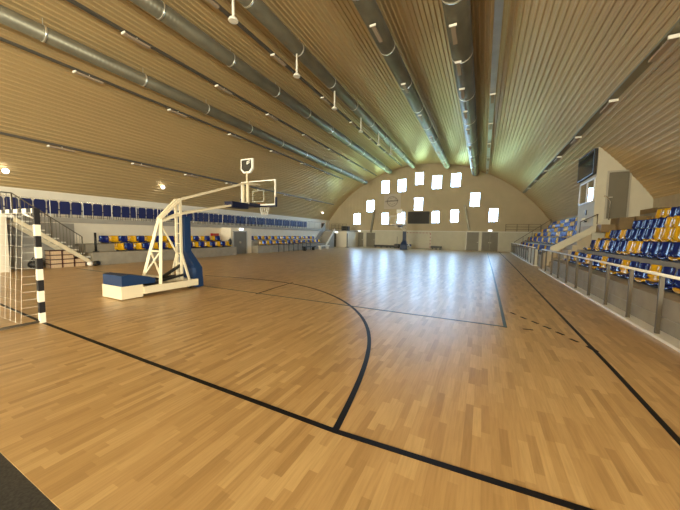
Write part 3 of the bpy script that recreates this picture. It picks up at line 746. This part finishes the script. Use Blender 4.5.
# door block
struct(MB().box(XG, -17.25, 15.95, 18.15, 0, 2.06).done('wall_left', 'white_plaster'))
o = struct(MB().box(-17.25, -17.17, 16.12, 16.2, 0, 1.80).box(-17.25, -17.17, 17.5, 17.58, 0, 1.80).box(-17.25, -17.17, 16.12, 17.58, 1.74, 1.82).done('door_5', 'doorf'))
for k in range(2):
    l = MB().box(-17.24, -17.19, 16.2+k*.65, 16.845+k*.65, 0, 1.74).done('door_leaf', 'door', o)
    MB().box(-17.19, -17.15, 16.78+k*.1, 16.81+k*.1, .85, 1.0).done('door_handle', 'clamp', l)
exit_sign(-17.2, 16.95, 1.95, 'lit white sign above the grey door in the left wall', 1)
t = thing('hose_cabinet', (XG+.3, 15.2, 1.15), 'dark red hose cabinet on the left wall beside the grey door', 'cabinet')
MB().box(-.2, .0, -.3, .3, -.18, .45, .02).done('cabinet_body', 'red', t); MB().box(0, .02, -.25, .25, -.13, .40, .01).done('cabinet_door', 'redwhite', t)
t = thing('bag', (-17.12, 15.75, .66), 'black rounded bag standing on the white plinth left of the grey door', 'bag')
MB().sphere((0, 0, .28), .2).done('bag_body', 'black', t); MB().tube([(0, -.1, .42), (0, -.06, .62), (0, .06, .62), (0, .1, .42)], .015, 6).done('handle', 'black', t)
for o_ in t.children:
    if o_.name.startswith('bag_body'): o_.scale = (.7, .8, 1.3); o_.location.z = -.06
# dark post at the stand's near end
t = thing('post', (-17.2, 7.35, .62), 'short black padded post at the near end of the left stand', 'post')
MB().tube([(0, 0, 0), (0, 0, .95)], .05, 10).done('shaft', 'black', t); MB().tube([(0, 0, 0), (0, 0, .03)], .13, 12).done('foot', 'black', t)
# landing block and stair near the goal
struct(MB().box(XG+.11, -16.62, YN, 4.27, 0, 2.14).done('wall_left', 'white_plaster'))
t = thing('stair', (-16.6, 4.45, 0), 'cream stair descending from the gallery behind the striped goal post', 'stair')
ZS, SL = 2.22, .80
def zst(y): return ZS-SL*(y-4.45)
MB().prism([(0, ZS-.02), (2.42, zst(6.87)), (2.42, zst(6.87)-.2), (0, ZS-.22)], 0, -.08, .0).done('stringer', 'cream', t)
MB().prism([(0, ZS-.02), (2.42, zst(6.87)), (2.42, zst(6.87)-.2), (0, ZS-.22)], 0, -1.1, -1.02).done('stringer', 'cream', t)
for k in range(11):
    y = .0+k*.22; MB().box(-1.02, -.08, y, y+.26, zst(4.45+y)-.06, zst(4.45+y)-.01).done('tread', 'white', t)
MB().box(-1.69, .02, -1.4, .02, 2.14, 2.24).done('landing', 'white', t)
t = thing('stair_rail', (-16.64, 4.45, 0), 'steel handrail with thin balusters on the stair behind the goal', 'handrail')
RH = .88
MB().tube([(0, 0, ZS+RH), (0, 2.15, zst(6.6)+RH)], .02, 8).done('rail', 'post', t)
MB().tube([(0, -1.4, ZS+RH), (0, 0, ZS+RH)], .02, 8).done('rail', 'post', t)
for y in (0, 1.1, 2.15): MB().tube([(0, y, zst(4.45+y)), (0, y, zst(4.45+y)+RH)], .025, 8).done('post', 'post', t)
mb = MB()
for k in range(1, 19): y = k*.115; mb.tube([(0, y, zst(4.45+y)), (0, y, zst(4.45+y)+RH)], .008, 4, False)
for k in range(1, 10): y = -k*.14; mb.tube([(0, y, 2.24), (0, y, ZS+RH)], .008, 4, False)
mb.done('baluster', 'post', t)
struct(MB().box(-17.85, -17.75, 4.42, 6.9, 0, .9).done('trim_4', 'shade_plaster'))  # recess wall under the stair, shade put into its darker colour
struct(MB().box(XG+.0, XG+.04, 4.42, 6.95, 0, 2.0).done('trim_5', 'shade_plaster'))  # dark sheet over the white wall, painting the shade below the stair
# crates under the stair
cr = None
def crate(y, z, wd, label):
    global cr
    if cr is None:
        t = thing('crate', (-17.05, y, z), label, 'crate', 'crates stacked under the stair')
        MB().box(-.25, .23, -.19, .19, 0, .155).done('box', 'wood', t)
        MB().box(-.26, .25, -.205, .205, .155, .19).done('lid_rim', 'wood_dark', t)
        mb = MB(); mb.box(.23, .245, -.205, -.185, 0, .155); mb.box(.23, .245, .185, .205, 0, .155); mb.done('corner_strip', 'wood_dark', t)
        cr = t; return
    o = dup(cr, (-17.05, y, z)); o['label'] = label
cols = [(5.72, 4, 'left'), (6.14, 4, 'middle'), (6.56, 2, 'right')]
for y, nn, w_ in cols:
    for k in range(nn): crate(y, k*.195, .38, 'pale wooden crate with dark rim, %s column under the stair, %s from the floor' % (w_, ordn(k)))
t = thing('sports_bag', (-16.4, 7.0, 0), 'white and black sports bag on the floor at the foot of the stair', 'bag')
o_ = MB().sphere((0, 0, .14), .14).done('bag_body', 'black', t); o_.scale = (1, 1.3, .9)
o_ = MB().sphere((0, 0, 0), .12).done('side_pocket', 'white', t); o_.location = (0, -.24, .13); o_.scale = (1, 1, .9)
t = thing('bag', (-16.9, 5.1, 0), 'black bag lying under the stair behind the goal net', 'bag')
o_ = MB().sphere((0, 0, .2), .2).done('bag_body', 'black', t); o_.scale = (1, 1.3, 1.05)
MB().tube([(0, -.14, .36), (0, -.08, .5), (0, .08, .5), (0, .14, .36)], .02, 6).done('handle', 'black', t)

# far left: dark rails before the far stand, second stair, corner platform
t = thing('railing', (-16.2, 20.4, 0), 'dark upright rails standing before the far left stand', 'railing')
for k in range(8): MB().tube([(0, k*.75, 0), (0, k*.75, .95)], .03, 8).done('post', 'black', t)
MB().tube([(0, 0, .93), (0, 5.25, .93)], .02, 8).done('rail', 'black', t)
def small_bench(y, m_, label):
    t = thing('bench', (-15.7, y, 0), label, 'bench')
    MB().box(-.2, .2, -1.0, 1.0, .34, .42, .01).done('seat', m_, t)
    for s in (-.8, .8): MB().box(-.15, .15, s-.04, s+.04, 0, .34).done('leg', m_, t)
small_bench(27.6, 'white', 'low white bench on the floor before the far end of the left stand')
small_bench(24.6, 'black', 'low black bench on the floor left of the low white bench')
t = thing('stair', (-17.84, 30.0, 0), 'dark stair rising to the gallery in the far left corner', 'stair')
mb = MB()
for k in range(10): mb.box(-.4, .9, k*.24, (k+1)*.24+.02, 0, .2+k*.205)
mb.done('steps', 'shade_plaster', t)
MB().prism([(0, 0), (2.45, 2.1), (2.45, 2.4), (-.05, .25)], 0, .92, 1.0).done('stringer', 'white', t)
MB().prism([(0, .3), (2.45, 2.4), (2.45, 3.2), (0, 1.1)], 0, -.42, -.38).done('side_panel', 'shade_plaster', t)
tag(MB().box(-18.9, -18.5, 32.5, 32.9, 2.24, 3.1, .08).done('speaker', 'black'), 'black speaker box on the gallery at the head of the far stair', 'speaker')
YP = 34.0
t = thing('corner_platform', (-16.9, YP, 0), 'white walled platform in the far left corner below a railing', 'platform')
MB().box(-1.4, 1.0, 0, 3.9, 0, 2.08).done('platform_wall', 'white_plaster', t)
MB().box(-1.4, 1.05, -.05, 3.9, 2.08, 2.18).done('platform_slab', 'concrete', t)
o = struct(MB().box(-18.15, -17.45, YP-.03, YP-.005, 0, 1.85).done('door_6', 'door')); MB().box(-17.6, -17.52, YP-.07, YP-.03, .95, .98).done('door_handle', 'clamp', o)
exit_sign(-17.4, YP-.03, 1.95, 'lit white sign beside the narrow door in the far left corner')
t = thing('railing', (-18.2, YP, 2.18), 'dark railing on top of the white corner platform', 'railing')
for z in (.3, .6, .85): MB().tube([(0, 0, z), (2.2, 0, z)], .025, 6).done('rail', 'post', t)
for k in range(5): MB().tube([(k*.55, 0, 0), (k*.55, 0, .86)], .025, 6).done('post', 'post', t)
tag(MB().box(-16.9, -15.95, YP+.4, YP+1.0, 2.18, 2.75, .02).done('equipment_case', 'black'), 'black equipment case behind the corner platform railing', 'case')
t = thing('pole_stand', (-15.75, YP-.2, 0), 'slim dark pole standing at the corner of the white platform', 'pole')
MB().tube([(0, 0, 0), (0, 0, 1.8)], .06, 8).done('pole', 'black', t); MB().tube([(0, 0, 0), (0, 0, .04)], .25, 12).done('foot', 'black', t)
